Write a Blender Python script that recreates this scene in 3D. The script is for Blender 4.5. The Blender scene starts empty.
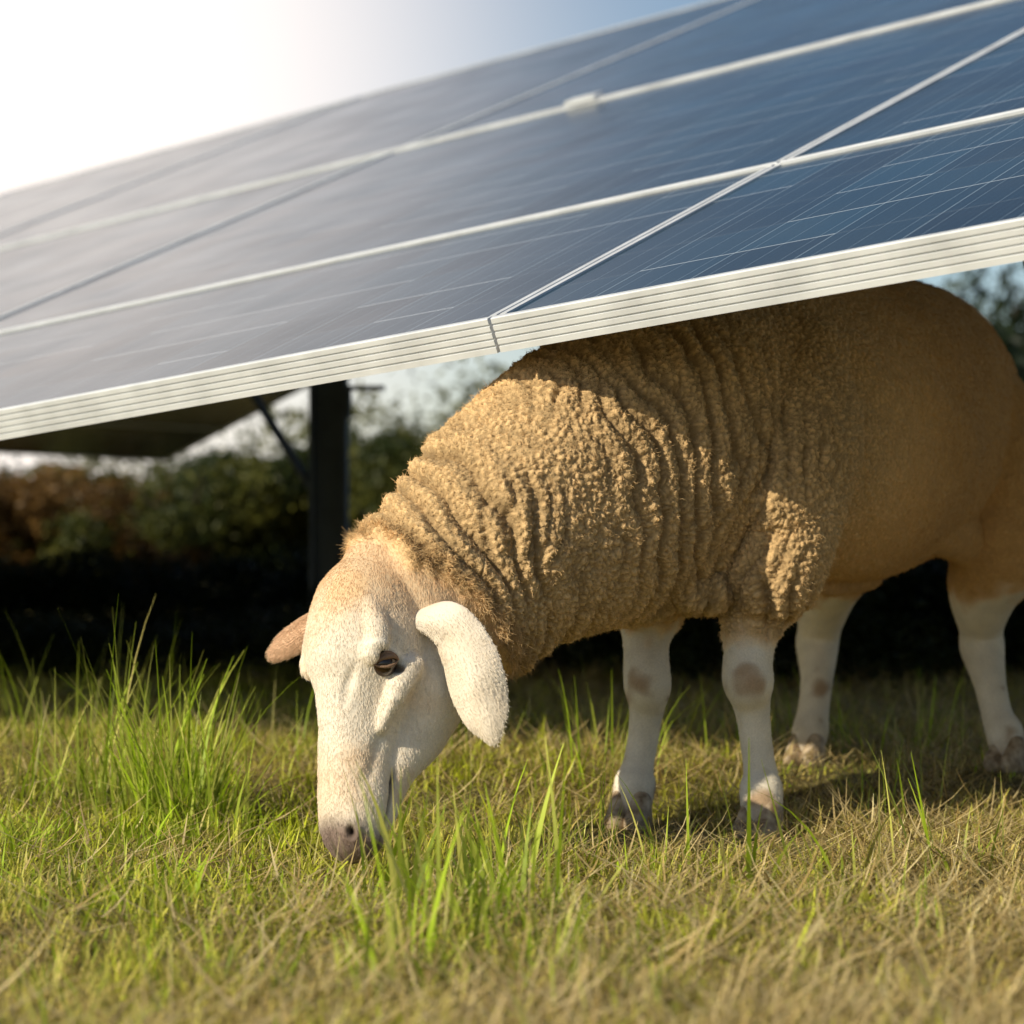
import bpy, math, random
import numpy as np
from mathutils import Vector, Matrix, noise
random.seed(7); rng=np.random.default_rng(11)
scene=bpy.context.scene
COL=scene.collection

# ------------------------------------------------------------ helpers
def link(o): COL.objects.link(o); return o
def smooth(x,a,b):
    t=np.clip((x-a)/(b-a),0,1); return t*t*(3-2*t)
def mesh_from(name,verts,faces,smooth_shade=True):
    me=bpy.data.meshes.new(name); me.from_pydata([tuple(v) for v in verts],[],faces); me.update()
    if smooth_shade: me.polygons.foreach_set('use_smooth',[True]*len(me.polygons))
    return me
def np_mesh(name,verts,faces,color=None,smooth_shade=False):
    """faces : (M,k) int array"""
    me=bpy.data.meshes.new(name)
    M,k=faces.shape
    me.vertices.add(len(verts)); me.vertices.foreach_set('co',verts.astype(np.float32).ravel())
    me.loops.add(M*k); me.loops.foreach_set('vertex_index',faces.astype(np.int32).ravel())
    me.polygons.add(M); me.polygons.foreach_set('loop_start',np.arange(0,M*k,k,dtype=np.int32))
    me.polygons.foreach_set('loop_total',np.full(M,k,dtype=np.int32))
    if smooth_shade: me.polygons.foreach_set('use_smooth',np.ones(M,dtype=bool))
    me.update(calc_edges=True)
    if color is not None: set_color(me,color)
    return me
def set_color(me,color):
    a=me.color_attributes.new('tint','FLOAT_COLOR','POINT')
    c=np.ones((len(color),4),dtype=np.float32); c[:,:3]=color
    a.data.foreach_set('color',c.ravel())
def obj(name,me,mat=None,parent=None,**props):
    o=bpy.data.objects.new(name,me); link(o)
    if mat is not None and me is not None and len(me.materials)==0: me.materials.append(mat)
    if parent is not None:
        o.parent=parent; o.matrix_parent_inverse=parent_inv[parent.name]
    for k,v in props.items(): o[k]=v
    return o
parent_inv={}
def empty(name,loc,**props):
    o=bpy.data.objects.new(name,None); link(o); o.location=loc; o.empty_display_size=.1
    parent_inv[o.name]=Matrix.Translation(-Vector(loc))
    for k,v in props.items(): o[k]=v
    return o

def new_mat(name):
    m=bpy.data.materials.new(name); m.use_nodes=True
    nt=m.node_tree; b=nt.nodes['Principled BSDF']; return m,nt,b
def N(nt,t,**kw):
    n=nt.nodes.new(t)
    for k,v in kw.items(): setattr(n,k,v)
    return n
def L(nt,a,b): nt.links.new(a,b)

def box(cx,cy,cz,sx,sy,sz):
    v=[(cx+i*sx/2,cy+j*sy/2,cz+k*sz/2) for i in(-1,1) for j in(-1,1) for k in(-1,1)]
    f=[(0,1,3,2),(4,6,7,5),(0,4,5,1),(2,3,7,6),(0,2,6,4),(1,5,7,3)]
    return v,f
def join(parts):
    V=[];F=[]
    for v,f in parts:
        n=len(V); V+=list(v); F+=[tuple(i+n for i in q) for q in f]
    return V,F

def loft(stn,side,n=28,sub=5,cap=True):
    """stn: list (x,y,z,ra,rb)"""
    P=np.array(stn,float); side=np.array(side,float)
    Q=[]
    m=len(P)
    for i in range(m-1):
        p0=P[max(i-1,0)];p1=P[i];p2=P[i+1];p3=P[min(i+2,m-1)]
        for k in range(sub):
            t=k/sub
            Q.append(.5*((2*p1)+(-p0+p2)*t+(2*p0-5*p1+4*p2-p3)*t*t+(-p0+3*p1-3*p2+p3)*t**3))
    Q.append(P[-1]); Q=np.array(Q)
    T=np.gradient(Q[:,:3],axis=0); T/=np.linalg.norm(T,axis=1)[:,None]
    rings=[]
    def ring(c,t,ra,rb):
        a=side-np.dot(side,t)*t; a/=np.linalg.norm(a); b=np.cross(t,a)
        th=np.linspace(0,2*np.pi,n,endpoint=False)
        return c+np.outer(np.cos(th)*ra,a)+np.outer(np.sin(th)*rb,b)
    if cap:
        q=Q[0];t=T[0];r=min(q[3],q[4])
        for ph in (80,60,40,20):
            p=math.radians(ph); rings.append(ring(q[:3]-t*r*math.sin(p),t,q[3]*math.cos(p),q[4]*math.cos(p)))
    for q,t in zip(Q,T): rings.append(ring(q[:3],t,q[3],q[4]))
    if cap:
        q=Q[-1];t=T[-1];r=min(q[3],q[4])
        for ph in (20,40,60,80):
            p=math.radians(ph); rings.append(ring(q[:3]+t*r*math.sin(p),t,q[3]*math.cos(p),q[4]*math.cos(p)))
    V=[tuple(v) for r in rings for v in r]; F=[]
    R=len(rings)
    for i in range(R-1):
        for j in range(n):
            F.append((i*n+j,i*n+(j+1)%n,(i+1)*n+(j+1)%n,(i+1)*n+j))
    F.append(tuple(range(n-1,-1,-1))); F.append(tuple((R-1)*n+j for j in range(n)))
    return V,F

# ------------------------------------------------------------ camera
CAMH=.466
cam=bpy.data.cameras.new('camera'); co=bpy.data.objects.new('camera',cam); link(co)
co.location=(0,0,CAMH); co.rotation_euler=(math.radians(90),0,0)
cam.sensor_width=36; cam.lens=2400/1024*36; cam.shift_y=28/1024
cam.clip_start=.05; cam.clip_end=2000
cam.dof.use_dof=True; cam.dof.focus_distance=3.42; cam.dof.aperture_fstop=4.0
scene.camera=co

# ------------------------------------------------------------ light
S=Vector((-.69,-.54,.48)).normalized()
sun=bpy.data.lights.new('sun','SUN'); so=bpy.data.objects.new('sun',sun); link(so)
sun.energy=5.0; sun.angle=math.radians(.5); sun.color=(1,.90,.69)
so.rotation_euler=S.to_track_quat('Z','Y').to_euler(); so.location=(-6,-3,6)
w=bpy.data.worlds.new('World'); scene.world=w; w.use_nodes=True
nt=w.node_tree; bg=nt.nodes['Background']
sky=N(nt,'ShaderNodeTexSky'); sky.sky_type='NISHITA'; sky.sun_disc=False
sky.sun_elevation=math.asin(S.z); sky.sun_rotation=math.atan2(S.x,S.y)
sky.dust_density=.5; sky.ozone_density=1.3
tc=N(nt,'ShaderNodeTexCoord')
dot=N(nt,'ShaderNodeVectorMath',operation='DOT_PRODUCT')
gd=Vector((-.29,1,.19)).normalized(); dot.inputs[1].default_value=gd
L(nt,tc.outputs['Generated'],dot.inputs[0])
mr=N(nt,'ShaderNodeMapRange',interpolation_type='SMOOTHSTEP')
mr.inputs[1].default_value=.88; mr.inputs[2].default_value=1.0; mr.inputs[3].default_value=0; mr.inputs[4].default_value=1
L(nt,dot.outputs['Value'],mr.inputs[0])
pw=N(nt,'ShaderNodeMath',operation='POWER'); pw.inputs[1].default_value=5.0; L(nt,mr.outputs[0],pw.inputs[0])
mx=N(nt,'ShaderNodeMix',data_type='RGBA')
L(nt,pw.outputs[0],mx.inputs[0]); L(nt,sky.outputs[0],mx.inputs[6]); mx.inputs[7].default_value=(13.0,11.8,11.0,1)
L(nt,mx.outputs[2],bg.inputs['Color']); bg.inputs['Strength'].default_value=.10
scene.view_settings.view_transform='Standard'; scene.view_settings.look='None'; scene.view_settings.exposure=0

# ------------------------------------------------------------ ground
def gz(x,y):
    x=np.asarray(x,float);y=np.asarray(y,float)
    z=.05*smooth(y,3.85,4.3)
    z=z+.006*np.sin(x*5.1+1.3*np.sin(y*3.3))+.005*np.sin(y*7.3+x*2.1)+.003*np.sin(x*17+y*13)
    return z
def axis_pts(lo,hi,step,far,grow=1.35):
    a=list(np.arange(lo,hi,step)); s=step; v=a[-1]
    while v<far: s*=grow; v+=s; a.append(v)
    s=step; v=a[0]; pre=[]
    while v>-far: s*=grow; v-=s; pre.append(v)
    return np.array(pre[::-1]+a)
gx=axis_pts(-4,4,.05,900); gy=axis_pts(1.2,9,.05,900)
X,Y=np.meshgrid(gx,gy); Z=gz(X,Y)
verts=np.stack([X,Y,Z],-1).reshape(-1,3); nx=len(gx); ny=len(gy)
i,j=np.meshgrid(np.arange(nx-1),np.arange(ny-1)); b0=(j*nx+i).ravel()
faces=np.stack([b0,b0+1,b0+nx+1,b0+nx],-1)
m,nt,b=new_mat('dry_turf')
tc=N(nt,'ShaderNodeTexCoord')
n1=N(nt,'ShaderNodeTexNoise'); n1.inputs['Scale'].default_value=2.2; n1.inputs['Detail'].default_value=6
n2=N(nt,'ShaderNodeTexNoise'); n2.inputs['Scale'].default_value=60; n2.inputs['Detail'].default_value=5
L(nt,tc.outputs['Object'],n1.inputs['Vector']);L(nt,tc.outputs['Object'],n2.inputs['Vector'])
cr=N(nt,'ShaderNodeValToRGB'); cr.color_ramp.elements[0].position=.35; cr.color_ramp.elements[0].color=(.17,.17,.04,1)
cr.color_ramp.elements[1].position=.65; cr.color_ramp.elements[1].color=(.34,.26,.09,1)
L(nt,n1.outputs[0],cr.inputs[0])
cr2=N(nt,'ShaderNodeValToRGB'); cr2.color_ramp.elements[0].position=.3; cr2.color_ramp.elements[0].color=(.30,.25,.2,1); cr2.color_ramp.elements[1].position=.7
L(nt,n2.outputs[0],cr2.inputs[0])
mm=N(nt,'ShaderNodeMix',data_type='RGBA',blend_type='MULTIPLY'); mm.inputs[0].default_value=1
L(nt,cr.outputs[0],mm.inputs[6]);L(nt,cr2.outputs[0],mm.inputs[7]);L(nt,mm.outputs[2],b.inputs['Base Color'])
b.inputs['Roughness'].default_value=.95
bp=N(nt,'ShaderNodeBump'); bp.inputs['Strength'].default_value=.8; bp.inputs['Distance'].default_value=.02
L(nt,n2.outputs[0],bp.inputs['Height']);L(nt,bp.outputs[0],b.inputs['Normal'])
obj('ground',np_mesh('ground',verts,faces,smooth_shade=True),m,kind='structure')

# ------------------------------------------------------------ grass
def leafmat(name,trans=.35,rough=.55):
    m,nt,b=new_mat(name)
    at=N(nt,'ShaderNodeAttribute',attribute_name='tint')
    L(nt,at.outputs['Color'],b.inputs['Base Color']); b.inputs['Roughness'].default_value=rough
    b.inputs['Specular IOR Level'].default_value=.3
    tr=N(nt,'ShaderNodeBsdfTranslucent'); L(nt,at.outputs['Color'],tr.inputs['Color'])
    mx=N(nt,'ShaderNodeMixShader'); mx.inputs[0].default_value=trans
    L(nt,b.outputs[0],mx.inputs[1]);L(nt,tr.outputs[0],mx.inputs[2])
    L(nt,mx.outputs[0],nt.nodes['Material Output'].inputs['Surface'])
    return m
grassmat=leafmat('grass_blade',.42,.5)
strawmat=leafmat('straw',.2,.6)
FEET=[(.389,3.71),(.191,3.82),(.892,4.28),(.547,4.42),(.39,3.76),(.2,3.87)]
MUZ=(-.222,3.29)
def blades(x,y,h,width,lean,curve,az,col,z0=None,segs=3):
    near=np.ones(len(x),bool)
    for fx,fy in FEET: near&=((x-fx)**2+(y-.01-fy)**2>.046**2)
    x,y,h,lean,curve,az,col=x[near],y[near],h[near],lean[near],curve[near],az[near],col[near]
    if np.ndim(width): width=width[near]
    if z0 is not None: z0=z0[near]
    for fx,fy in FEET: h=np.where(((x-fx)**2+((y+.13-fy)*.7)**2<.11**2)&(h<.14),h*.45,h)
    h=np.where((x-MUZ[0])**2+(y-MUZ[1]+.06)**2<.10**2,h*.9,h)
    n=len(x); z=gz(x,y) if z0 is None else z0
    d=np.stack([np.cos(az),np.sin(az)],-1); pr=np.stack([-np.sin(az+rng.normal(0,.6,n)),np.cos(az)],-1)
    vs=[]
    for k in range(segs+1):
        t=k/segs
        out=h*t*np.sin(lean+curve*t*.5); up=h*t*np.cos(lean+curve*t*.5)
        c=np.stack([x+d[:,0]*out,y+d[:,1]*out,z-.004+up],-1)
        wd=width*(1-t**1.6)*.5
        if k<segs:
            off=np.concatenate([pr*wd[:,None],np.zeros((n,1))],1)
        else:
            off=np.concatenate([pr*(width*.04)[:,None],np.zeros((n,1))],1)
        vs.append(c-off); vs.append(c+off)
    V=np.stack(vs,1); k=V.shape[1]
    base=(np.arange(n)*k)[:,None]
    F=[]
    for s in range(segs):
        F.append(base+np.array([[2*s,2*s+1,2*s+3,2*s+2]]))
    F=np.stack(F,1).reshape(-1,4)
    C=np.repeat(col[:,None,:],k,1)
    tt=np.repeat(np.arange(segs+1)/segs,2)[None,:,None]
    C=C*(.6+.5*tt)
    return V.reshape(-1,3),F,np.minimum(C.reshape(-1,3),.93)
def wedge(n,y0,y1,pw=1.0,margin=.7):
    u=rng.random(n)
    y=y0*(y1/y0)**(u**pw)
    x=(rng.random(n)*2-1)*(.235*y+margin)
    return x,y
def patch(x,y):
    return .5+.5*np.sin(x*3.1+1.7*np.sin(y*2.3+.5))*np.sin(y*2.7+1.1*np.sin(x*2.9+2))
def merge(lst):
    V=[];F=[];C=[];o=0
    for v,f,c in lst: V.append(v);F.append(f+o);C.append(c);o+=len(v)
    return np.concatenate(V),np.concatenate(F),np.concatenate(C)
def mixc(a,b,t): return np.array(a)[None]*(1-t[:,None])+np.array(b)[None]*t[:,None]
# short turf
n=215000
x,y=wedge(n,1.9,10)
p=patch(x,y); p2=patch(x*3.3+4,y*3.1); p3=patch(x*9+1,y*8); p4=patch(x*21+3,y*17+1)
green=np.clip(.62-.34*smooth(x,-.15,.7)+.6*(p-.5)+.55*(p2-.5)+.4*(p3-.5)+.3*(p4-.5)+rng.normal(0,.18,n),0,1)
col=mixc((.93,.70,.25),(.56,.62,.035),green)*(.38+1.0*rng.random(n))[:,None]*(.75+.4*p4)[:,None]
h=.008+.026*rng.random(n)**1.5+(.030*p4*p3+.040*p2*p3*p4)*(.4+.6*rng.random(n))
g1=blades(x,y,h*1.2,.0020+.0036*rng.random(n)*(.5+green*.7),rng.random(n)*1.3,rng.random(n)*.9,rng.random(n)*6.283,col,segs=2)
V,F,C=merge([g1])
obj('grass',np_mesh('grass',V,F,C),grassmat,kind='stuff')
# litter of dry straw
n=110000
x,y=wedge(n,1.9,8)
p2=patch(x*2.1+4,y*2.3); p3=patch(x*7+2,y*6+1)
keep=rng.random(n)<(.06+.5*smooth(x,-.7,.5)+.35*(p2-.35)+.4*(p3-.45)); x=x[keep];y=y[keep];n=len(x)
col=mixc((.93,.76,.40),(.54,.37,.12),rng.random(n))*(.6+.55*rng.random(n))[:,None]
V,F,C=blades(x,y,.03+.10*rng.random(n),.0018+.0019*rng.random(n),1.08+.38*rng.random(n),rng.normal(0,.4,n),rng.random(n)*6.283,col,z0=gz(x,y)+.006+.028*rng.random(n),segs=3)
obj('straw_litter',np_mesh('straw_litter',V,F,C),strawmat,kind='stuff')
# taller tufts
L_=[]
def tuft(x0,y0,r,n,h0,h1,w0=.003,green=.8,lean=.25):
    a=rng.random(n)*6.283; rr=r*np.sqrt(rng.random(n))
    x=x0+np.cos(a)*rr;y=y0+np.sin(a)*rr
    g=np.clip(green+rng.normal(0,.28,n),0,1)
    col=mixc((.86,.70,.26),(.46,.64,.03),g)*(.5+.8*rng.random(n))[:,None]
    h=h0+(h1-h0)*rng.random(n)**1.9
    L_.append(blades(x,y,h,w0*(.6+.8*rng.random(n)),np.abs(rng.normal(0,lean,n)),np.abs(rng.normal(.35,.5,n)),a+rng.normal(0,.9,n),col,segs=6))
for t in [(-.56,3.92,.08,170,.10,.34,.0055,.8,.22),(-.50,3.85,.08,100,.06,.28,.0055,.8,.28),(-.66,4.0,.08,80,.08,.30,.005,.8,.25),(-.72,4.15,.14,80,.05,.24,.004,.7,.35),(-.82,4.0,.12,70,.05,.25,.004,.6,.35),
          (-.66,3.95,.05,8,.30,.46,.0036,.7,.15),(-.60,3.9,.06,6,.24,.40,.0032,.5,.35),(-.62,3.65,.16,170,.03,.10,.006,.9,.6),(-.45,3.7,.12,130,.03,.11,.006,.9,.6),(-.78,3.5,.15,140,.03,.10,.006,.85,.6),
          (-.55,3.2,.14,130,.02,.08,.006,.9,.7),(-.40,3.35,.1,90,.02,.07,.006,.9,.7),(-.48,3.0,.12,110,.02,.07,.006,.9,.7),(-.3,2.8,.12,100,.02,.06,.006,.9,.7),(-.5,2.65,.12,90,.02,.06,.006,.9,.7),
          (-.06,2.75,.07,36,.05,.24,.007),(-.11,2.6,.07,30,.05,.22,.007),(.02,2.85,.08,28,.05,.2,.006),(-.05,2.5,.12,60,.04,.12,.005),(-.12,2.45,.06,16,.06,.17,.007),(.03,2.55,.07,16,.05,.17,.007),
          (-.10,3.05,.06,24,.06,.18,.007),(-.02,3.1,.05,20,.08,.22,.007),(.02,2.95,.05,12,.15,.26,.007),(-.17,3.08,.03,8,.12,.21,.009,.85,.3),(-.13,2.95,.03,6,.14,.24,.009,.85,.3),
          (.10,3.55,.1,40,.05,.18),(.24,3.3,.07,20,.05,.18,.005),(.30,3.15,.04,8,.1,.24,.007),(.44,3.2,.07,16,.05,.22,.006),(.60,3.3,.08,20,.05,.2,.005),
          (.66,3.9,.1,24,.06,.18),(-.25,3.05,.1,70,.02,.08,.005,.9,.6),(.02,3.4,.12,100,.04,.13),(-.35,3.05,.15,90,.02,.08,.005,.9,.6),(.15,3.3,.1,60,.02,.09,.005),
          (.38,3.62,.05,20,.02,.05,.004),(.19,3.73,.05,20,.02,.05,.004),(.88,4.18,.05,20,.02,.05,.004),(.55,4.33,.05,20,.02,.05,.004),
          (.15,4.2,.12,60,.05,.22),(.3,4.6,.2,80,.05,.2),(.7,4.8,.3,120,.05,.2),(-.3,4.6,.3,120,.05,.2),(-.9,4.9,.3,120,.06,.3),(.75,3.1,.1,30,.04,.13),(.45,2.9,.12,40,.03,.1),(-.55,2.9,.12,60,.03,.1),(.1,2.35,.08,30,.03,.12,.005),(-.3,2.5,.1,40,.03,.1,.005)]:
    tuft(*t)
for k in range(300):
    y0=2.1+6*rng.random(); x0=(rng.random()*2-1)*(.235*y0+.5)
    tuft(x0,y0,.06,int(6+18*rng.random()),.02,.05+.06*rng.random(),.0042,green=.5+.45*rng.random(),lean=.55)
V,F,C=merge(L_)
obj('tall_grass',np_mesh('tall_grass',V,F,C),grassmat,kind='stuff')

# ------------------------------------------------------------ solar arrays
def metal(name,col,rough,met=.6):
    m,nt,b=new_mat(name)
    tc=N(nt,'ShaderNodeTexCoord'); n=N(nt,'ShaderNodeTexNoise'); n.inputs['Scale'].default_value=9; n.inputs['Detail'].default_value=8
    L(nt,tc.outputs['Object'],n.inputs['Vector'])
    cr=N(nt,'ShaderNodeValToRGB'); cr.color_ramp.elements[0].position=.3; cr.color_ramp.elements[1].position=.6
    cr.color_ramp.elements[0].color=tuple(c*.75 for c in col)+(1,); cr.color_ramp.elements[1].color=tuple(col)+(1,)
    L(nt,n.outputs[0],cr.inputs[0]); L(nt,cr.outputs[0],b.inputs['Base Color'])
    b.inputs['Metallic'].default_value=met; b.inputs['Roughness'].default_value=rough
    return m
alu=metal('anodised_aluminium',(.76,.78,.81),.45,.2)
steel=metal('galvanised_steel',(.14,.17,.22),.55,.4)
backsheet=metal('backsheet',(.50,.49,.46),.6,0)
gm,nt,b=new_mat('solar_glass')
tc=N(nt,'ShaderNodeTexCoord'); sp=N(nt,'ShaderNodeSeparateXYZ'); L(nt,tc.outputs['Object'],sp.inputs[0])
def M_(op,a,bv=None,cv=None):
    n=N(nt,'ShaderNodeMath',operation=op)
    for i_,v in enumerate((a,bv,cv)):
        if v is None: continue
        if isinstance(v,(int,float)): n.inputs[i_].default_value=v
        else: L(nt,v,n.inputs[i_])
    return n.outputs[0]
def line(coord,period,width,offset=0.0):
    f=M_('FRACT',M_('DIVIDE',M_('ADD',coord,offset),period))
    d=M_('ABSOLUTE',M_('SUBTRACT',f,.5))
    return M_('GREATER_THAN',d,.5-width/period/2)
cell=.163
lx=line(sp.outputs[0],cell,.0024); ly=line(sp.outputs[1],cell,.0030)
bus=line(sp.outputs[0],cell/3,.0011,cell/6)
fing=line(sp.outputs[0],cell/12,.0007)
ci=N(nt,'ShaderNodeCombineXYZ'); L(nt,M_('FLOOR',M_('DIVIDE',sp.outputs[0],cell)),ci.inputs[0]); L(nt,M_('FLOOR',M_('DIVIDE',sp.outputs[1],cell)),ci.inputs[1])
wn=N(nt,'ShaderNodeTexWhiteNoise'); L(nt,ci.outputs[0],wn.inputs[0])
ci2=N(nt,'ShaderNodeCombineXYZ'); L(nt,M_('FLOOR',M_('DIVIDE',sp.outputs[0],cell*1.0)),ci2.inputs[0]); L(nt,M_('FLOOR',M_('DIVIDE',M_('ADD',sp.outputs[1],cell*.5),cell)),ci2.inputs[1])
wn2=N(nt,'ShaderNodeTexWhiteNoise'); L(nt,ci2.outputs[0],wn2.inputs[0])
brk=M_('ADD',M_('MULTIPLY',M_('GREATER_THAN',wn2.outputs[0],.45),.8),.15)
cr=N(nt,'ShaderNodeValToRGB'); cr.color_ramp.elements[0].color=(.002,.014,.028,1); cr.color_ramp.elements[1].color=(.008,.040,.072,1)
L(nt,wn.outputs[0],cr.inputs[0])
def mixc_(fac,c1,c2,k=1.0):
    n=N(nt,'ShaderNodeMix',data_type='RGBA')
    L(nt,M_('MULTIPLY',fac,k),n.inputs[0]); L(nt,c1,n.inputs[6]); n.inputs[7].default_value=c2
    return n.outputs[2]
c=mixc_(fing,cr.outputs[0],(.05,.11,.17,1),.8)
c=mixc_(bus,c,(.28,.38,.46,1),.55)
c=mixc_(lx,c,(.34,.44,.52,1),.55)
c=mixc_(M_('MULTIPLY',ly,brk),c,(.52,.57,.62,1),1.0)
dn=N(nt,'ShaderNodeTexNoise'); dn.inputs['Scale'].default_value=3; dn.inputs['Detail'].default_value=7; L(nt,tc.outputs['Object'],dn.inputs['Vector'])
oi=N(nt,'ShaderNodeObjectInfo')
dm=N(nt,'ShaderNodeMapRange'); dm.inputs[1].default_value=.35; dm.inputs[2].default_value=.8; dm.inputs[3].default_value=.0; dm.inputs[4].default_value=.06
L(nt,dn.outputs[0],dm.inputs[0])
c=mixc_(M_('ADD',dm.outputs[0],M_('MULTIPLY',oi.outputs['Random'],.03)),c,(.34,.33,.33,1),1)
L(nt,c,b.inputs['Base Color'])
rm=N(nt,'ShaderNodeMapRange'); rm.inputs[3].default_value=.08; rm.inputs[4].default_value=.26; L(nt,dn.outputs[0],rm.inputs[0]); L(nt,rm.outputs[0],b.inputs['Roughness'])
b.inputs['IOR'].default_value=1.26; b.inputs['Specular IOR Level'].default_value=.34

def bar_profile(length,w,h,groove=True):
    pts=[(w,0),(0.0015,0),(0,-.0015)]
    if groove:
        ng=4
        for k in range(ng):
            zc=-h*(k+1)/(ng+1)
            pts+=[(0,zc+.0018),(.003,zc+.0010),(.003,zc-.0010),(0,zc-.0018)]
    pts+=[(0,-h),(w*2.0,-h),(w*2.0,-h+.003),(w,-h+.003)]
    n=len(pts); V=[(0,p[0],p[1]) for p in pts]+[(length,p[0],p[1]) for p in pts]
    F=[(k,(k+1)%n,n+(k+1)%n,n+k) for k in range(n)]
    F.append(tuple(range(n-1,-1,-1))); F.append(tuple(range(n,2*n)))
    return V,F
def xf(vf,Mx): return [tuple(Mx@Vector(v)) for v in vf[0]],vf[1]
def frame_mesh(wd,dp,lip,h):
    parts=[bar_profile(wd,lip,h)]
    Rz=Matrix.Translation((wd,dp,0))@Matrix.Rotation(math.pi,4,'Z'); parts.append(xf(bar_profile(wd,lip,h),Rz))
    parts.append(box(lip/2,dp/2,-h/2,lip,dp-4*lip-.001,h-.002)); parts.append(box(wd-lip/2,dp/2,-h/2,lip,dp-4*lip-.001,h-.002))
    for cx in (lip/2,wd-lip/2):
        for cy in (1.5*lip,dp-1.5*lip): parts.append(box(cx,cy,-h/2+.0015,lip,lip*.98,h-.006))
    V,F=join(parts); return mesh_from('panel_frame',V,F,False)
def glass_mesh(wd,dp,lip):
    V,F=box(wd/2,dp/2,-.007,wd-2*lip+.002,dp-2*lip+.002,.006)
    me=mesh_from('panel_glass',V,F,False); me.materials.append(gm); me.materials.append(backsheet)
    for p in me.polygons: p.material_index=1 if p.normal.z<-.5 else 0
    return me
def build_array(O,e,u,rows,cols,wd,props,h=.05,posts=(),lip=.014,rail_a=(),knee=True):
    e=Vector(e).normalized(); u=(Vector(u)-Vector(u).dot(e)*e).normalized(); n=e.cross(u)
    R=Matrix((e,u,n)).transposed().to_4x4()
    base=Vector(O)
    root=empty('solar_array',(base.x,base.y,0),**props)
    fm={};gl={}
    for (a0,a1,lp) in rows:
        key=(round(a1-a0,3),lp)
        fm[key]=frame_mesh(wd,a1-a0-.006,lp,h); fm[key].materials.append(alu); gl[key]=glass_mesh(wd,a1-a0-.006,lp)
        for ci_ in cols:
            Mw=Matrix.Translation(base+e*(ci_*(wd+.006))+u*(a0)) @ R
            o=obj('solar_panel',fm[key],None,root); o.matrix_basis=Mw
            g=bpy.data.objects.new('glass',gl[key]); link(g); g.parent=o
    x0=min(cols)*(wd+.006); x1=(max(cols)+1)*(wd+.006)
    for a in rail_a:
        V,F=box(0,0,0,x1-x0-.1,.05,.06); me=mesh_from('rail',V,F,False)
        o=obj('rail',me,steel,root); o.matrix_basis=Matrix.Translation(base+e*((x0+x1)/2)+u*a-n*(h+.033))@R
    def bar(name,q0,q1,t1,t2):
        d=q1-q0; V,F=box(0,0,d.length/2,t1,t2,d.length); me=mesh_from(name,V,F,False)
        o=obj(name,me,steel,root); o.matrix_basis=Matrix.Translation(q0)@d.to_track_quat('Z','Y').to_matrix().to_4x4()
    for (bb,aa,ww) in posts:
        p=base+e*bb+u*aa-n*(h+.065)
        V,F=join([box(0,0,-(p.z+.3)/2+.0,ww,ww*.12,p.z+.3),box(-ww/2+ww*.06,0,-(p.z+.3)/2,ww*.12,ww*.9,p.z+.3-.004),box(ww/2-ww*.06,0,-(p.z+.3)/2,ww*.12,ww*.9,p.z+.3-.004)])
        me=mesh_from('post',V,F,False); o=obj('post',me,steel,root); o.matrix_basis=Matrix.Translation(p)
        a_lo=max(.15,aa-1.6); a_hi=min(aa+1.6,rows[-1][1]-.1)
        V,F=box(0,0,0,.06,a_hi-a_lo,.07); me=mesh_from('rafter',V,F,False)
        o=obj('rafter',me,steel,root); o.matrix_basis=Matrix.Translation(base+e*(bb+ww*.5+.032)+u*((a_lo+a_hi)/2)-n*(h+.10))@R
        V,F=box(0,0,0,ww*1.9,ww*1.5,.012); me=mesh_from('cap_plate',V,F,False)
        o=obj('cap_plate',me,steel,root); o.matrix_basis=Matrix.Translation(p)
        if knee:
            bar('brace',Vector((p.x-ww*.4,p.y,.62)),base+e*(bb-1.0)+u*(aa+.2)-n*(h+.08),.022,.022)
            V,F=join([box(ww*.5+.06,-ww*.3,0,.12,ww*.5,.014),box(ww*.5+.008,-ww*.3,-.05,.012,ww*.5,.085)]); o=obj('bracket',mesh_from('bracket',V,F,False),steel,root); o.matrix_basis=Matrix.Translation((p.x,p.y,.95))
    return root,base,e,u,n,R
WD=2.3; K5=1.05
arr,OB,e_,u_,n_,R_=build_array((-.03*K5,3.3*K5,.466+.305*K5),(3112,-2400,356),(1718,2400,1162),
    [(0,.913,.0125),(.913,2.788,.014),(2.82,5.565,.016)],range(-3,3),WD,
    dict(label='large tilted blue solar array with pale ribbed aluminium frame',category='solar panels'),h=.0525,
    posts=[(1.3,2.9,.12),(-2.93,3.18,.12),(5.2,2.9,.12)],rail_a=(.35,1.4,3.3,4.6))
V,F=box(0,0,0,(WD+.006)*6-.05,.029,.022); o=obj('rail',mesh_from('joint_rail',V,F,False),alu,arr)
o.matrix_basis=Matrix.Translation(OB+u_*2.801-n_*.008)@R_
# short dark splice rail below the lower frame
V,F=box(0,0,0,1.9,.05,.034); o=obj('rail',mesh_from('splice_rail',V,F,False),steel,arr)
o.matrix_basis=Matrix.Translation(OB+e_*(.80+.95)+u_*.075-n_*(.0525+.019))@R_
cm,F=box(0,0,0,.10,.05,.012); cme=mesh_from('clamp',cm,F,False); cme.materials.append(alu)
for bb in (-6.2,-1.63,1.7,4.8):
    o=obj('clamp',cme,None,arr); o.matrix_basis=Matrix.Translation(OB+e_*bb+u_*2.801+n_*.0105)@R_
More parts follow.
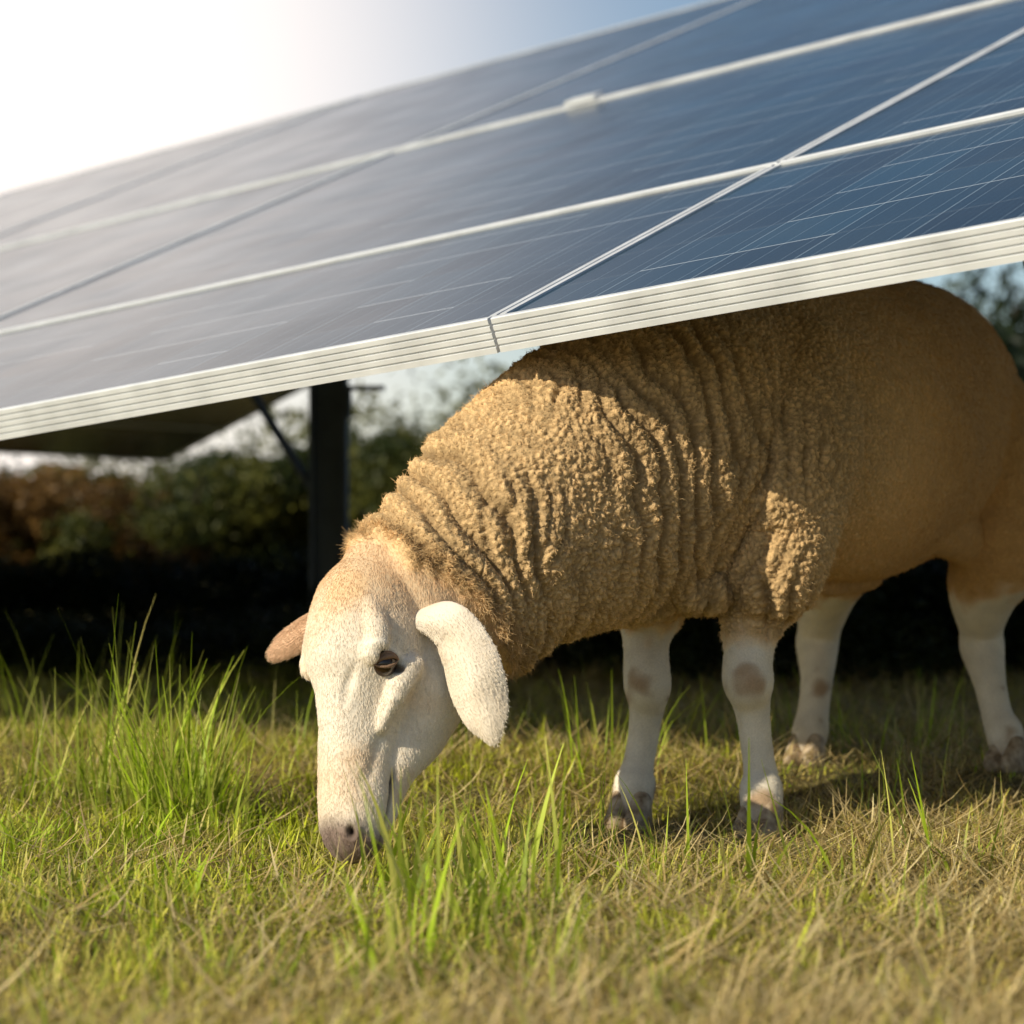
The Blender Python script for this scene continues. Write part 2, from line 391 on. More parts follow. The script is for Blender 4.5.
# second array, seen from below
e2=Vector((.93,.42,-.035)); up2=Vector((.42,-.9,.12))
C2=Vector((-1.73,12.5,.87))
build_array(C2-e2*3.012,e2,up2,[(0,1.0,.02),(1.0,2.0,.02),(2.0,3.0,.02)],range(0,2),1.5,
    dict(label='second solar table seen from beneath with pale grey backing',category='solar panels'),h=.04,posts=[(2.93,2.62,.10)],lip=.02,rail_a=(.5,1.5,2.5),knee=False)

# ------------------------------------------------------------ bushes
bushleaf=leafmat('bush_leaf',.3,.5)
bm_,nt,b=new_mat('bark'); b.inputs['Base Color'].default_value=(.06,.045,.03,1); b.inputs['Roughness'].default_value=.9
def leaf_cloud(n,H,Rr,seed,size=.017,ca=(.025,.040,.010),cb=(.125,.125,.022)):
    r=np.random.default_rng(seed)
    nb=26
    bc=np.stack([r.normal(0,Rr*.5,nb),r.normal(0,Rr*.4,nb),H*(.18+.64*r.random(nb)**.9)],-1); br=(.12+.14*r.random(nb))*H
    k=r.integers(0,nb,n); d=r.normal(0,1,(n,3)); d/=np.linalg.norm(d,axis=1)[:,None]
    rad=(1-.5*r.random(n)**2)*(1+.45*np.abs(r.normal(0,1,n))*(r.random(n)<.3))
    c=bc[k]+d*(br[k]*rad)[:,None]; c[:,2]=np.abs(c[:,2])*.97+.02
    a=r.normal(0,1,(n,3)); a[:,2]+=.6; a/=np.linalg.norm(a,axis=1)[:,None]
    t=r.normal(0,1,(n,3)); bb=np.cross(a,t); bb/=np.linalg.norm(bb,axis=1)[:,None]
    s=size*(.6+.8*r.random(n))[:,None]
    V=np.stack([c-a*s*1.5,c+bb*s*.55,c+a*s*1.5,c-bb*s*.55],1).reshape(-1,3)
    F=np.arange(n*4).reshape(-1,4)
    tone=r.random(nb)[k]
    col=mixc(ca,cb,np.clip(tone+r.normal(0,.2,n),0,1))
    return V,F,np.repeat(col,4,0)
bush_meshes=[]
for s_ in range(6):
    kw=dict(ca=(.07,.04,.012),cb=(.26,.14,.035)) if s_==4 else dict(ca=(.012,.022,.010),cb=(.035,.050,.015)) if s_==5 else {}  # brown leaf set: warm lens flare put into the leaf colour
    V,F,C=leaf_cloud(17000,1.0,.8,50+s_,**kw)
    fo=np_mesh('foliage',V,F,C); fo.materials.append(bushleaf)
    parts=[]
    r=random.Random(s_)
    for k in range(7):
        a=r.random()*6.28; rr=.15+.4*r.random(); hh=.55+.35*r.random()
        parts.append(loft([(0.03*math.cos(a),.03*math.sin(a),-.05,.018,.018),(rr*.4*math.cos(a),rr*.4*math.sin(a),hh*.45,.012,.012),(rr*math.cos(a+.3),rr*math.sin(a+.3),hh,.004,.004)],(1,.1,.2),6,3,False))
    V,F=join(parts); st=mesh_from('stem',V,F); st.materials.append(bm_)
    bush_meshes.append((fo,st))
# (x, y, height, variant, width factor)
bl=[(-3.3,14.6,.95,4,1.2),(-2.55,14.9,.82,4,1.2),(-1.95,14.7,.95,1,1.2),(-1.35,15.0,1.05,2,1.1),(-.7,14.8,1.12,3,1.1),(0,15.1,1.25,0,1.1),(.7,14.8,1.3,1,1.1),(1.4,15,1.4,5,1.1),(2.1,14.8,1.65,5,1.1),(2.85,15.0,2.15,5,.9),(3.7,15.2,1.9,5,1.1),(-4.0,15.1,1.05,4,1.2),
    (-3.0,16.6,1.0,2,1.2),(-1.6,16.8,1.12,3,1.2),(-.4,16.6,1.25,1,1.2),(1.0,16.8,1.5,0,1.2),(2.4,16.6,1.9,5,1.1),
    (-2.3,9.6,.40,5,1.8),(-1.5,9.2,.38,5,1.8),(-.8,9.0,.40,5,1.8),(-2.0,7.6,.20,3,2.6),(-1.3,7.4,.20,5,2.6),(-.6,7.3,.22,5,2.6),(.1,7.2,.38,5,1.5),(.65,7.0,.44,5,1.5),(1.2,7.2,.46,5,1.5),(1.8,7.3,.5,5,1.5),(2.4,7.6,.55,5,1.5),(.4,8.6,.6,5,1.5),(1.3,8.8,.7,5,1.5),(2.1,8.8,.75,5,1.5)]
for k,(bx,by,hh,vr,wf) in enumerate(bl):
    fo,st=bush_meshes[vr]
    root=empty('bush',(bx,by,float(gz(bx,by))),group='bushes behind the solar panels',category='bush',
       label=('olive brown bush with warm glare tinted into its leaves' if vr==4 else 'tall dark green leafy bush' if (vr==5 and by>10) else 'tall leafy olive green bush' if hh>1.15 else 'low leafy olive green bush behind the grass' if by>10 else 'small dark bush in the shade of the panels'))
    root.rotation_euler=(0,0,k*1.9)
    root.scale=(hh*wf,hh*wf,hh)
    for me,nm in ((fo,'foliage'),(st,'stem')):
        c_=bpy.data.objects.new(nm,me); link(c_); c_.parent=root

# ------------------------------------------------------------ SHEEP
F0=np.array([.29,3.8,0.]); rr_=np.array([.602,.798,0.]); ll_=np.array([.798,-.602,0.])
def W(s,t,z): return F0+s*rr_+t*ll_+np.array([0,0,z])
parts=[]
def add(st,side,**k): parts.append(loft(st,side,**k))
tr=[(-.14,.57,.11,.12),(-.05,.595,.165,.19),(.08,.625,.20,.225),(.25,.65,.226,.248),(.45,.66,.238,.268),(.62,.676,.218,.262),(.76,.70,.188,.232),(.87,.705,.145,.19),(.94,.69,.085,.12)]
add([tuple(W(s,0,z))+(hw,hh) for s,z,hw,hh in tr],ll_,n=48)
neck=[(.36,3.92,.65,.19,.22),(.27,3.80,.625,.19,.235),(.155,3.70,.565,.172,.228),(.04,3.60,.505,.150,.200),(-.075,3.53,.422,.128,.158),(-.15,3.465,.375,.105,.114)]
add(neck,(.7,-.7,0),n=40)
for sg in (1,-1):
    add([tuple(W(.16,sg*.12,.74))+(.07,.10),tuple(W(.08,sg*.15,.62))+(.08,.12),tuple(W(.02,sg*.15,.50))+(.066,.10)],ll_,n=24)
# head
PH=np.array([-.198,3.42,.405]); h_=np.array([-.04,-.30,-.95]); h_/=np.linalg.norm(h_)
D_=np.array([-.72,-.66,0.]); D_-=D_.dot(h_)*h_; D_/=np.linalg.norm(D_); Ls=np.cross(D_,h_)
if Ls[0]<0: Ls=-Ls
def HP(k,d,wv): return PH+k*h_+d*D_+wv*Ls
hd=[(-.01,-.012,.06,.062),(.035,0,.078,.085),(.09,.002,.082,.094),(.135,-.002,.074,.092),(.175,.0,.059,.080),(.22,.004,.050,.068),(.27,.010,.046,.057),(.325,.008,.050,.052),(.362,.006,.043,.043)]
add([tuple(HP(k,d,0))+(wv,ev) for k,d,wv,ev in hd],Ls,n=36)
for sg in (1,-1):
    add([tuple(HP(k,d,sg*q))+(r1,r2) for k,d,q,r1,r2 in [(.05,-.07,.025,.05,.06),(.13,-.085,.037,.05,.062),(.20,-.072,.028,.038,.052),(.27,-.037,.015,.033,.034),(.335,-.022,.010,.030,.026)]],Ls,n=24)
    add([tuple(HP(k,d,sg*q))+(r1,r1) for k,d,q,r1 in [(.045,.045,.045,.022),(.098,.042,.073,.018),(.130,.048,.071,.011)]],Ls,n=16)
    add([tuple(HP(k,d,sg*q))+(r1,r1) for k,d,q,r1 in [(.13,-.02,.074,.018),(.172,.002,.071,.015),(.22,.008,.051,.011)]],Ls,n=16)
    add([tuple(HP(k,d,sg*q))+(r1,r1) for k,d,q,r1 in [(.33,.030,.021,.020),(.365,.026,.022,.019)]],Ls,n=14)
# legs
def leg(pts): add([tuple(p)+(( r,r) if not isinstance(r,tuple) else r) for p,r in pts],(.7,.5,0),n=24)
V3=lambda x,y,z: np.array([x,y,z])
leg([(W(.12,.11,.66),.11),(W(.05,.125,.52),.10),(W(.02,.13,.43),.084),(V3(.386,3.76,.37),.066),(V3(.375,3.754,.318),.041),(V3(.367,3.738,.272),.039),(V3(.368,3.734,.243),.040),(V3(.375,3.750,.205),.0285),(V3(.382,3.755,.15),.025),(V3(.388,3.754,.105),.0265),(V3(.389,3.747,.078),.034),(V3(.389,3.737,.04),.032)])
leg([(W(.12,-.11,.64),.11),(W(.03,-.12,.50),.10),(W(0,-.11,.41),.078),(V3(.222,3.90,.35),.057),(V3(.217,3.885,.30),.038),(V3(.217,3.862,.252),.038),(V3(.218,3.860,.227),.038),(V3(.217,3.875,.19),.028),(V3(.211,3.88,.14),.025),(V3(.203,3.873,.10),.026),(V3(.198,3.864,.074),.034),(V3(.193,3.852,.04),.031)])
leg([(W(.79,.09,.68),.115),(W(.79,.115,.55),(.10,.12)),(W(.780,.145,.45),(.084,.098)),(V3(.858,4.37,.37),.064),(V3(.864,4.42,.305),.041),(V3(.867,4.425,.268),.041),(V3(.870,4.375,.21),.030),(V3(.878,4.345,.15),.028),(V3(.886,4.32,.12),.034),(V3(.89,4.305,.09),.031)])
leg([(W(.79,-.12,.66),.12),(W(.76,-.14,.54),(.105,.13)),(W(.70,-.15,.44),(.08,.10)),(V3(.585,4.50,.36),.058),(V3(.583,4.55,.30),.041),(V3(.580,4.56,.268),.041),(V3(.573,4.51,.21),.031),(V3(.563,4.48,.15),.029),(V3(.554,4.46,.11),.034),(V3(.548,4.45,.085),.031)])
add([tuple(W(.76,.12,.45))+(.035,.05),tuple(W(.67,.125,.475))+(.035,.05),tuple(W(.54,.11,.51))+(.05,.06)],ll_,n=16)
add([tuple(W(.54,0,.405))+(.04,.03),tuple(W(.45,0,.393))+(.025,.028),tuple(W(.39,0,.388))+(.014,.016)],ll_,n=14)
add([tuple(W(-.12,0,.49))+(.085,.09),tuple(W(0,0,.44))+(.11,.085),tuple(W(.10,0,.43))+(.12,.08)],ll_,n=24)
# loose chest skin between neck and foreleg
add([tuple(W(-.16,.02,.44))+(.03,.05),tuple(W(-.08,.06,.395))+(.03,.035),tuple(W(0,.10,.405))+(.03,.04)],ll_,n=16)
add([tuple(W(.95,0,.74))+(.045,.04),tuple(W(1.0,0,.66))+(.045,.03),tuple(W(1.01,0,.55))+(.035,.025),tuple(W(1.0,0,.46))+(.02,.015)],ll_,n=16)
V,F=join(parts)
tmp=bpy.data.objects.new('tmp',mesh_from('tmp',V,F)); link(tmp)
md=tmp.modifiers.new('r','REMESH'); md.mode='VOXEL'; md.voxel_size=.0030; md.adaptivity=0
ms=tmp.modifiers.new('s','SMOOTH'); ms.factor=.5; ms.iterations=13
dg=bpy.context.evaluated_depsgraph_get(); me=bpy.data.meshes.new_from_object(tmp.evaluated_get(dg)); bpy.data.objects.remove(tmp)
me.name='body'; nV=len(me.vertices); print('sheep verts',nV)
P=np.empty(nV*3,np.float32); me.vertices.foreach_get('co',P); P=P.reshape(-1,3).astype(float)
Nn=np.array([v.normal[:] for v in me.vertices])
Q=np.array([-.165,3.45,.418]); NN=np.array([.50,.38,.78]); NN/=np.linalg.norm(NN)
nz=np.array([noise.noise(Vector(p*14)) for p in P])
nzb=np.array([noise.noise(Vector(p*45)) for p in P])
hl=P-PH; hk=hl@h_; hdv=hl@D_; hw=hl@Ls
wool_head=smooth((P-Q)@NN+nz*.018+nzb*.010,-.014,.010)
incheek=smooth(hk,.02,.06)*smooth(hdv,-.155,-.125)*(1-smooth(np.abs(hw),.11,.14))
wool=wool_head*(1-incheek)
edist=(P-Q)@NN
edgew=np.exp(-((edist-.008)/.022)**2)*wool
collar=np.exp(-((edist-.035)/.028)**2)*wool
legxy=np.array([[.378,3.75],[.212,3.875],[.868,4.36],[.573,4.49]]); lb=[.325,.32,.370,.370]
legw=np.zeros(nV)
for (lx_,ly_),zb in zip(legxy,lb):
    dd=np.hypot(P[:,0]-lx_,P[:,1]-ly_)
    legw=np.maximum(legw,(1-smooth(dd,.09,.12))*(1-smooth(P[:,2]+nz*.03+nzb*.02,zb-.03,zb+.03)))
wool=wool*(1-legw)
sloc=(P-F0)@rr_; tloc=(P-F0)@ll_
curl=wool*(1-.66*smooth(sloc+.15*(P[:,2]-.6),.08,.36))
axis=np.array([.80,.50,.25]); axis/=np.linalg.norm(axis)
disp=np.zeros(nV); cav_shade=np.ones(nV)
na=P@axis
O1=Vector((9,3,1)); O2=Vector((1,7,5)); O3=Vector((5,5,5))
for i_ in range(nV):
    if wool[i_]<.02: continue
    p=Vector(P[i_]); c_=curl[i_]
    n1_=noise.noise(p*30); n2_=noise.noise(p*30+O1); n3_=noise.noise(p*30+O2)
    wp=p+Vector((n1_,n2_,n3_))*.012
    w1=noise.noise(p*5+O1); w2=noise.noise(p*13)
    fold=w1*8.0+na[i_]*2*math.pi/.044+3.6*w2
    fo_=abs(math.sin(fold*.5))
    fold2=noise.noise(p*6+O2)*8+(na[i_]-.35*P[i_][2])*2*math.pi/.027+3.4*noise.noise(p*17)
    fo2=abs(math.sin(fold2*.5))
    fm_=max(0,min(1,.52+2.2*noise.noise(p*5.5+O3)))
    fm2=max(0,min(1,.45+2.4*noise.noise(p*7+O1)))
    reg=max(0,min(1,1-(sloc[i_]+.03)/.15))*wool[i_]
    if c_>.1:
        d,_=noise.voronoi(wp*108,distance_metric='DISTANCE',exponent=2.5)
        nod=1-min(d[0]*1.3,1); gap=min(1,(d[1]-d[0])*2.2)
        d2,_=noise.voronoi(wp*220)
        g2=min(1,(d2[1]-d2[0])*2.2)
        disp[i_]=c_*(.0038*gap**.6+.0032*nod+.0022*g2**.7)
        cav_shade[i_]=1-.38*c_*(1-gap)-.20*c_*(1-g2)
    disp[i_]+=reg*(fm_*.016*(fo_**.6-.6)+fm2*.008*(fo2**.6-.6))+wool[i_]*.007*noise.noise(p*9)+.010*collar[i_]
    cav_shade[i_]-=reg*(.34*fm_*(1-fo_)+.20*fm2*(1-fo2))
    tw=wool[i_]-c_
    if tw>.05: disp[i_]+=tw*(.0040*noise.noise(p*18)+.0022*noise.noise(p*60)+.0016*noise.noise(p*130))
cav_shade=np.clip(cav_shade,.38,1)
nos=np.zeros(nV)
for sg in (1,-1):
    q=np.sqrt(((hk-.365-(np.abs(hw)-.025)*.4)/.0105)**2+((hdv-.031-(np.abs(hw)-.022)*.5)/.0085)**2+((hw-sg*.026)/.021)**2)
    nos=np.maximum(nos,1-smooth(q,.55,1.3))
mouth=np.exp(-((hdv+.014-(.37-hk)*-.08)/.0036)**2)*smooth(hk,.265,.29)*(1-wool)
cleft=np.exp(-(hw/.0025)**2)*smooth(hk,.365,.38)*smooth(hdv,-.02,-.01)
disp-=.011*nos+.006*mouth+.003*cleft
eyew=np.zeros(nV); EY=[]
for sg in (1,-1):
    E=np.array([.134,.022,sg*.084]); EY.append(E)
    q=np.sqrt(((hk-E[0]+.30*(hdv-E[1]))/.0115)**2+((hdv-E[1])/.023)**2+((hw-E[2])/.03)**2)
    disp-=.010*(1-smooth(q,.6,1.0))
    disp+=.0026*np.exp(-((q-1.6)/.35)**2)*(hk<E[0])
    eyew=np.maximum(eyew,np.exp(-((q-.85)/.20)**2)+ (q<.85))
    q2=np.sqrt(((hk-.170)/.035)**2+((hdv-.062)/.008)**2+((hw-sg*.05)/.03)**2); disp-=.004*(1-smooth(q2,.3,1.2))
    disp-=.0035*np.exp(-((hdv-.00-.25*(hk-.2))/.010)**2)*smooth(hk,.18,.21)*(1-smooth(hk,.28,.31))*(hw*sg>0)
face=(1-wool)*(1-legw)
fwr=np.array([noise.noise(Vector((p@h_*70,p@D_*25,p@Ls*25))) for p in P])
disp+=face*(.0022*nz+.0008*nzb+.0006*fwr)
Pn=P+Nn*disp[:,None]
me.vertices.foreach_set('co',Pn.astype(np.float32).ravel()); me.update()
n2=np.array([noise.noise(Vector(p*40)) for p in P]); n3=np.array([noise.noise(Vector(p*4)) for p in P])
wc=np.array([.98,.66,.33])[None]*(1+.12*n3+.10*n2)[:,None]*cav_shade[:,None]  # shade between curls and in folds is multiplied into the wool colour
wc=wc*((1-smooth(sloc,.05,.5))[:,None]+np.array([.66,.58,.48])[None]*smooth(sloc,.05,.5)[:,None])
fc=np.array([.84,.75,.63])[None]*(1+.05*n2+.06*nz)[:,None]
tan=np.clip((1-smooth(hk,.0,.12))*.9+.45*np.exp(-((hk-.30)/.05)**2)*smooth(hdv,0,.04)+.35*smooth(nz,.05,.5)+.3*smooth(-hdv,.06,.14),0,1)[:,None]
fc=fc*(1-tan)+np.array([.76,.53,.31])[None]*tan
lc=np.array([.80,.72,.60])[None]*(1+.10*n2+.10*nz)[:,None]
spot=np.zeros(nV)
for (c_,r_) in [((.368,3.700,.25),.020),((.380,3.702,.243),.013),((.205,3.83,.238),.018),((.40,3.75,.06),.026),((.22,3.88,.06),.02),((.57,4.46,.2),.018),((.90,4.32,.12),.022),((.88,4.32,.11),.02)]:
    dd=np.linalg.norm(P-np.array(c_),axis=1)*(1+.9*n2+.6*nz); spot=np.maximum(spot,(1-smooth(dd,r_*.2,r_*1.6)))
lc=lc*(1-spot[:,None]*.7)+np.array([.34,.18,.07])[None]*spot[:,None]*.7
dirt=(1-smooth(P[:,2]+.03*n2-.05*(P[:,1]>4.2),.01,.09))[:,None]*.5
lc=lc*(1-dirt)+np.array([.34,.23,.13])[None]*dirt
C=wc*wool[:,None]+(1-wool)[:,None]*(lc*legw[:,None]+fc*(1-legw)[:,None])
nosep=(1-wool)*smooth(hk+.3*np.maximum(0,hdv),.350,.383)*.88; C=C*(1-nosep[:,None])+np.array([.15,.09,.075])[None]*nosep[:,None]
dark=np.clip(nos*.97+mouth*.9+cleft*.5,0,1)[:,None]; C=C*(1-dark)+np.array([.015,.009,.008])[None]*dark
ed=np.clip(eyew,0,1)[:,None]*.85; C=C*(1-ed)+np.array([.10,.058,.035])[None]*ed
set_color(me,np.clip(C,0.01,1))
wa=me.attributes.new('woolly','FLOAT','POINT'); wa.data.foreach_set('value',wool.astype(np.float32))
me.polygons.foreach_set('use_smooth',[True]*len(me.polygons))
sm,nt,b=new_mat('fleece_and_hide')
at=N(nt,'ShaderNodeAttribute',attribute_name='tint'); aw=N(nt,'ShaderNodeAttribute',attribute_name='woolly')
tc=N(nt,'ShaderNodeTexCoord')
v1=N(nt,'ShaderNodeTexNoise'); v1.inputs['Scale'].default_value=420; v1.inputs['Detail'].default_value=4; L(nt,tc.outputs['Object'],v1.inputs['Vector'])
mrr=N(nt,'ShaderNodeMapRange'); mrr.inputs[1].default_value=.3; mrr.inputs[2].default_value=.7; mrr.inputs[3].default_value=.84; mrr.inputs[4].default_value=1.05
L(nt,v1.outputs[0],mrr.inputs[0])
vm=N(nt,'ShaderNodeVectorMath',operation='SCALE'); L(nt,at.outputs['Color'],vm.inputs[0]); L(nt,mrr.outputs[0],vm.inputs['Scale'])
L(nt,vm.outputs[0],b.inputs['Base Color'])
b.inputs['Roughness'].default_value=.85; b.inputs['Specular IOR Level'].default_value=.15
b.inputs['Sheen Weight'].default_value=.2; b.inputs['Sheen Roughness'].default_value=.5; b.inputs['Sheen Tint'].default_value=(1,.82,.55,1)
bp=N(nt,'ShaderNodeBump'); bp.inputs['Distance'].default_value=.003
ma=N(nt,'ShaderNodeMath',operation='MULTIPLY_ADD'); L(nt,aw.outputs['Fac'],ma.inputs[0]); ma.inputs[1].default_value=.6; ma.inputs[2].default_value=.15
L(nt,ma.outputs[0],bp.inputs['Strength']); L(nt,v1.outputs[0],bp.inputs['Height']); L(nt,bp.outputs[0],b.inputs['Normal'])
sheep=empty('sheep',tuple(W(.36,0,0)),label='tan woolly ram with white face and legs, grazing with lowered head',category='sheep')
body=obj('body',me,sm,sheep)
# short coat (hair strands)
tri=np.array([(p.vertices[0],p.vertices[1],p.vertices[2],p.vertices[3] if len(p.vertices)>3 else p.vertices[2]) for p in me.polygons])
fface=face[tri].mean(1); fedge=edgew[tri].mean(1)
prob=1+2.8*fface+4*fedge; prob/=prob.sum()
NH=200000
fi=rng.choice(len(tri),NH,p=prob); uu=rng.random(NH)[:,None]; vv=rng.random(NH)[:,None]
a,b1,c1,d1=[tri[fi,k] for k in range(4)]
def bil(A): 
    A=A if A.ndim==2 else A[:,None]
    return (A[a]*(1-uu)+A[b1]*uu)*(1-vv)+(A[d1]*(1-uu)+A[c1]*uu)*vv
hp=bil(Pn); hn=bil(Nn); hn/=np.linalg.norm(hn,axis=1)[:,None]; hwool=bil(wool)[:,0]; hcurl=bil(curl)[:,0]; hc=bil(C); hdark=bil(np.clip(nos+mouth+eyew,0,1))[:,0]; hface=bil(face)[:,0]; hedge=bil(edgew)[:,0]
keep=hdark<.25; hp,hn,hwool,hcurl,hc,hface,hedge=[q[keep] for q in (hp,hn,hwool,hcurl,hc,hface,hedge)]; NH=len(hp)
comb=np.where(hface[:,None]>.5,h_[None],np.array([[.25,.3,-.9]])); comb=comb-(comb*hn).sum(1)[:,None]*hn; comb/=np.maximum(np.linalg.norm(comb,axis=1),.2)[:,None]
ln=.0042+hwool*.0006-hcurl*.0010+hedge*.007; ln*=(.6+.8*rng.random(NH))
K=4; pts=np.zeros((NH,K,3))
rnd=rng.normal(0,1,(NH,3))
for k in range(K):
    t=k/(K-1)
    dirn=hn*(.22+.45*hcurl)[:,None]+comb*(.95-.75*hcurl)[:,None]*t+rnd*(.10+.45*hcurl)[:,None]*t
    pts[:,k]=hp+dirn*(ln*t)[:,None]+(rng.normal(0,.0007,(NH,3))*hcurl[:,None] if k else 0)
hcv=bpy.data.hair_curves.new('coat'); hcv.add_curves([K]*NH)
hcv.attributes['position'].data.foreach_set('vector',pts.astype(np.float32).ravel())
ra=hcv.attributes.get('radius') or hcv.attributes.new('radius','FLOAT','POINT')
rad=np.repeat((.00022+.00010*hwool)[:,None],K,1)*np.array([1,.9,.7,.25])[None]; ra.data.foreach_set('value',rad.astype(np.float32).ravel())
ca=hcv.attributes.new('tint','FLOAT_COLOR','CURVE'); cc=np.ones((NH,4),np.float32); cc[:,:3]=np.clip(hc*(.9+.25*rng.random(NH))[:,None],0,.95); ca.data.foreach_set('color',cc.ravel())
hm,nt,b=new_mat('coat_hair'); at=N(nt,'ShaderNodeAttribute',attribute_name='tint'); L(nt,at.outputs['Color'],b.inputs['Base Color']); b.inputs['Roughness'].default_value=.7; b.inputs['Specular IOR Level'].default_value=.2
hcv.materials.append(hm)
coat=bpy.data.objects.new('coat',hcv); link(coat); coat.parent=sheep; coat.matrix_parent_inverse=parent_inv['sheep']
# eyes
em,nt,b=new_mat('eye')
b.inputs['Base Color'].default_value=(.030,.014,.006,1); b.inputs['Roughness'].default_value=.18; b.inputs['Coat Weight'].default_value=.1
lidm,nt,b=new_mat('eyelid'); b.inputs['Base Color'].default_value=(.24,.145,.09,1); b.inputs['Roughness'].default_value=.8
for E in EY:
    sg=1 if E[2]>0 else -1
    c=HP(E[0],E[1],E[2]-sg*.0200)
    V,F=loft([tuple(c-D_*.0001)+(.0190,.0190),tuple(c+D_*.0001)+(.0190,.0190)],Ls,n=28,sub=1)
    o=obj('eye',mesh_from('eye',V,F),em,sheep)
    out=np.array(Ls)*sg*.90+D_*.34; out/=np.linalg.norm(out)
    ax=D_*.90-np.array(Ls)*sg*.4+h_*.34; ax-=ax.dot(out)*out; ax/=np.linalg.norm(ax); upv=-h_-(-h_).dot(out)*out; upv-=upv.dot(ax)*ax; upv/=np.linalg.norm(upv)
    prt=[]
    # upper lid: two stacked folds for a sleepy eye; lower lid thin
    for top,amp,th,r0,lift in ((1,.0055,.0040,.0200,.0),(1,.0060,.0042,.0196,.0045),(-1,.0078,.0026,.0192,0)):
        st=[]
        for a_ in np.linspace(-1,1,11):
            y_=top*(amp*(1-a_*a_)**.7+lift*(1-a_*a_*.4)); x_=a_*.0175
            zz=math.sqrt(max(1e-5,r0**2-x_*x_*.9-y_*y_))
            st.append(tuple(c+ax*x_+upv*y_+out*zz)+(th*(1-.5*abs(a_)),th*(1-.5*abs(a_))))
        prt.append(loft(st,tuple(upv),n=10,sub=2))
    V,F=join(prt); obj('eyelid',mesh_from('eyelid',V,F),lidm,sheep)
# ears
earm,nt,b=new_mat('ear_hide')
tc=N(nt,'ShaderNodeTexCoord'); n=N(nt,'ShaderNodeTexNoise'); n.inputs['Scale'].default_value=25; n.inputs['Detail'].default_value=8; L(nt,tc.outputs['Object'],n.inputs['Vector'])
cr=N(nt,'ShaderNodeValToRGB'); cr.color_ramp.elements[0].color=(.68,.58,.46,1); cr.color_ramp.elements[1].color=(.80,.71,.60,1); cr.color_ramp.elements[0].position=.3; cr.color_ramp.elements[1].position=.65
L(nt,n.outputs[0],cr.inputs[0]);L(nt,cr.outputs[0],b.inputs['Base Color']); b.inputs['Roughness'].default_value=.8
n5=N(nt,'ShaderNodeTexNoise'); n5.inputs['Scale'].default_value=350; L(nt,tc.outputs['Object'],n5.inputs['Vector'])
bp=N(nt,'ShaderNodeBump'); bp.inputs['Strength'].default_value=.25; bp.inputs['Distance'].default_value=.002; L(nt,n5.outputs[0],bp.inputs['Height']); L(nt,bp.outputs[0],b.inputs['Normal'])
epm,nt,b=new_mat('ear_pink_hide'); b.inputs['Base Color'].default_value=(.64,.40,.25,1); b.inputs['Roughness'].default_value=.8
def ear(st,side,cup,mat=earm,ck=.018,fur=True):
    V,F=loft(st,side,n=40,sub=9)
    V=np.array(V)
    P_=np.array(st)[:,:3]
    D2=np.concatenate([P_[i_]+(P_[i_+1]-P_[i_])*np.linspace(0,1,20,endpoint=False)[:,None] for i_ in range(len(P_)-1)])
    s_=np.array(side)/np.linalg.norm(side); cup=np.array(cup)
    for i_ in range(len(V)):
        j=np.argmin(np.linalg.norm(D2-V[i_],axis=1)); off=(V[i_]-D2[j])@s_; tt=j/len(D2)
        g=min(1,max(0,(tt-.12)/.3))
        V[i_]+=cup*g*((min(abs(off),.05)/.04)**1.6*ck)
        V[i_]+=cup*g*.007*math.exp(-((off+.014)/.006)**2)*(1-tt*.6)
        V[i_]+=cup*g*.004*noise.noise(Vector(V[i_]*18))+np.array([0,0,1])*g*.004*noise.noise(Vector(V[i_]*26))
    me_=mesh_from('ear',[tuple(v) for v in V],F); o=obj('ear',me_,mat,sheep)
    nf=11000; fn_=np.array([p.normal[:] for p in me_.polygons]); ar=np.array([p.area for p in me_.polygons])
    fi_=rng.choice(len(ar),nf,p=ar/ar.sum()); vs_=[me_.polygons[int(q)].vertices[:4] for q in fi_]
    w4=rng.dirichlet((1,1,1,1),nf)
    p0=np.array([sum(wt*V[v] for wt,v in zip(ww,vv)) for ww,vv in zip(w4,vs_)])
    tipd=P_[-1]-P_[1]; tipd/=np.linalg.norm(tipd)
    dr=tipd[None]*.9+fn_[fi_]*.22+rng.normal(0,.14,(nf,3)); ln_=.0038*(.6+.8*rng.random(nf))
    pp=np.stack([p0,p0+dr*(ln_*.5)[:,None]+fn_[fi_]*.0003,p0+dr*ln_[:,None]],1)
    hc_=bpy.data.hair_curves.new('ear_hair'); hc_.add_curves([3]*nf); hc_.attributes['position'].data.foreach_set('vector',pp.astype(np.float32).ravel())
    r_=hc_.attributes.get('radius') or hc_.attributes.new('radius','FLOAT','POINT'); r_.data.foreach_set('value',np.tile([.00020,.00018,.00006],nf).astype(np.float32))
    t_=hc_.attributes.new('tint','FLOAT_COLOR','CURVE'); q_=np.ones((nf,4),np.float32); q_[:,:3]=np.array([.80,.71,.59] if mat is earm else [.66,.46,.30])*(.9+.2*rng.random(nf))[:,None]; t_.data.foreach_set('color',q_.ravel())
    hc_.materials.append(hm); ho=bpy.data.objects.new('ear_hair',hc_); link(ho); ho.parent=o
    return o
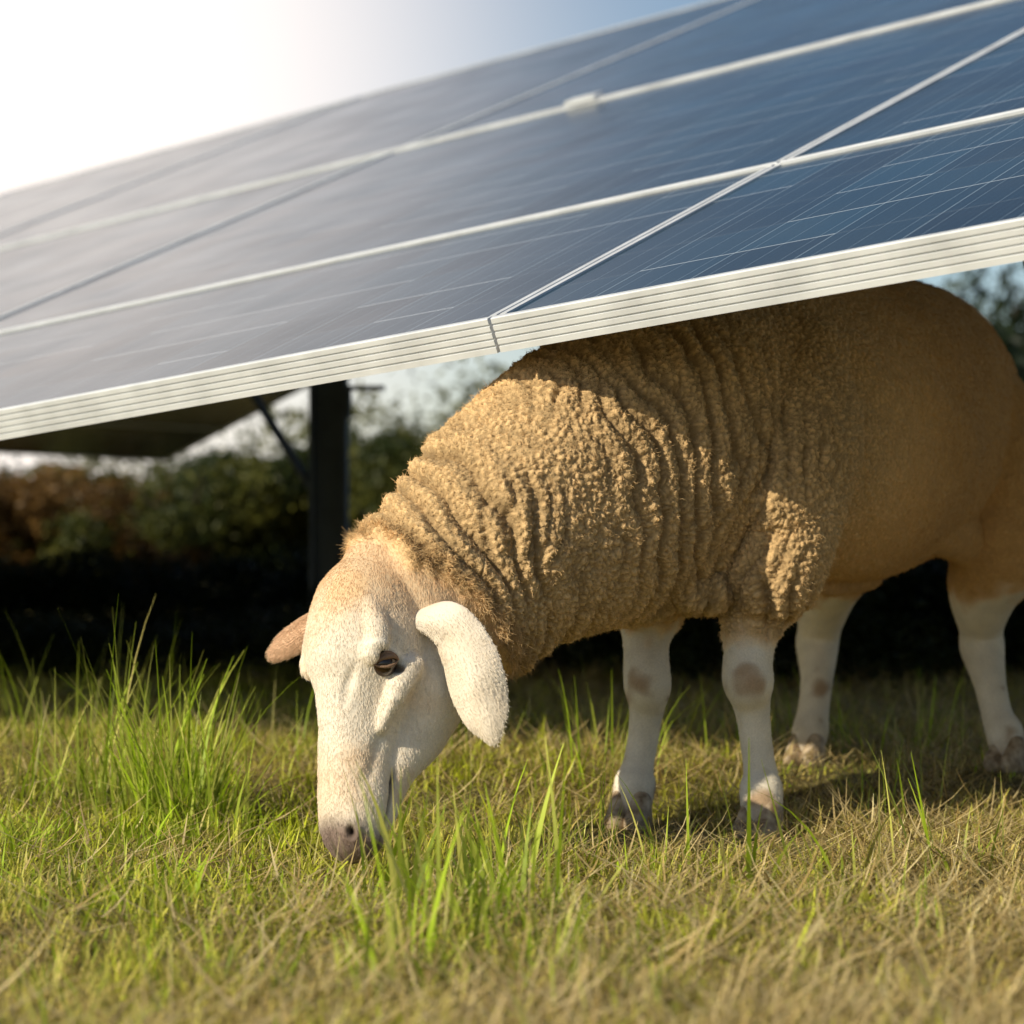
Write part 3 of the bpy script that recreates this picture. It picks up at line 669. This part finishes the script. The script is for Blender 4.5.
ear([(-.190,3.435,.335,.022,.018),(-.150,3.395,.352,.025,.016),(-.112,3.358,.358,.028,.011),(-.084,3.334,.344,.034,.007),(-.066,3.316,.312,.041,.0048),(-.053,3.306,.270,.045,.0038),(-.041,3.303,.230,.038,.0032),(-.032,3.304,.203,.023,.003),(-.026,3.307,.184,.006,.002)],(.90,-.42,.25),(.15,.95,0))
ear([(-.215,3.455,.370,.020,.016),(-.258,3.475,.352,.024,.010),(-.300,3.485,.330,.025,.006),(-.330,3.49,.312,.020,.004),(-.350,3.49,.297,.009,.003)],(.45,-.2,-.85),(.2,.9,0),epm,.010)
# hooves
hfm,nt,b=new_mat('hoof_horn'); tc=N(nt,'ShaderNodeTexCoord'); n=N(nt,'ShaderNodeTexNoise'); n.inputs['Scale'].default_value=60; n.inputs['Detail'].default_value=5; L(nt,tc.outputs['Object'],n.inputs['Vector'])
cr=N(nt,'ShaderNodeValToRGB'); cr.color_ramp.elements[0].position=.35; cr.color_ramp.elements[1].position=.7; cr.color_ramp.elements[0].color=(.20,.13,.07,1); cr.color_ramp.elements[1].color=(.60,.48,.34,1); L(nt,n.outputs[0],cr.inputs[0]); L(nt,cr.outputs[0],b.inputs['Base Color']); b.inputs['Roughness'].default_value=.6
fw=np.array([-.602,-.798,0]); 
for (hx,hy,hz,rot) in [(.389,3.735,.045,.1),(.191,3.845,.045,.25),(.892,4.30,.095,-.1),(.547,4.445,.09,.1)]:
    g=float(gz(hx,hy)); c_,s_=math.cos(rot),math.sin(rot); f=np.array([fw[0]*c_-fw[1]*s_,fw[0]*s_+fw[1]*c_,0]); lt=np.array([-f[1],f[0],0])
    pr=[]
    for sg in (1,-1):
        b0=np.array([hx,hy,0])+lt*sg*.0165
        pr.append(loft([tuple(b0+np.array([0,0,hz+.004])-f*.002)+(.0165,.024),tuple(b0+np.array([0,0,(hz+g)/2])+f*.008)+(.020,.031),tuple(b0+np.array([0,0,g+.004])+f*.018)+(.021,.037)],tuple(lt),n=16,sub=4))
        b1_=np.array([hx,hy,0])-f*.028+lt*sg*.012
        pr.append(loft([tuple(b1_+np.array([0,0,hz+.02]))+(.008,.008),tuple(b1_+np.array([0,0,hz+.006])-f*.004)+(.007,.007)],tuple(lt),n=10,sub=2))
    V,F=join(pr); obj('hoof',mesh_from('hoof',V,F),hfm,sheep)
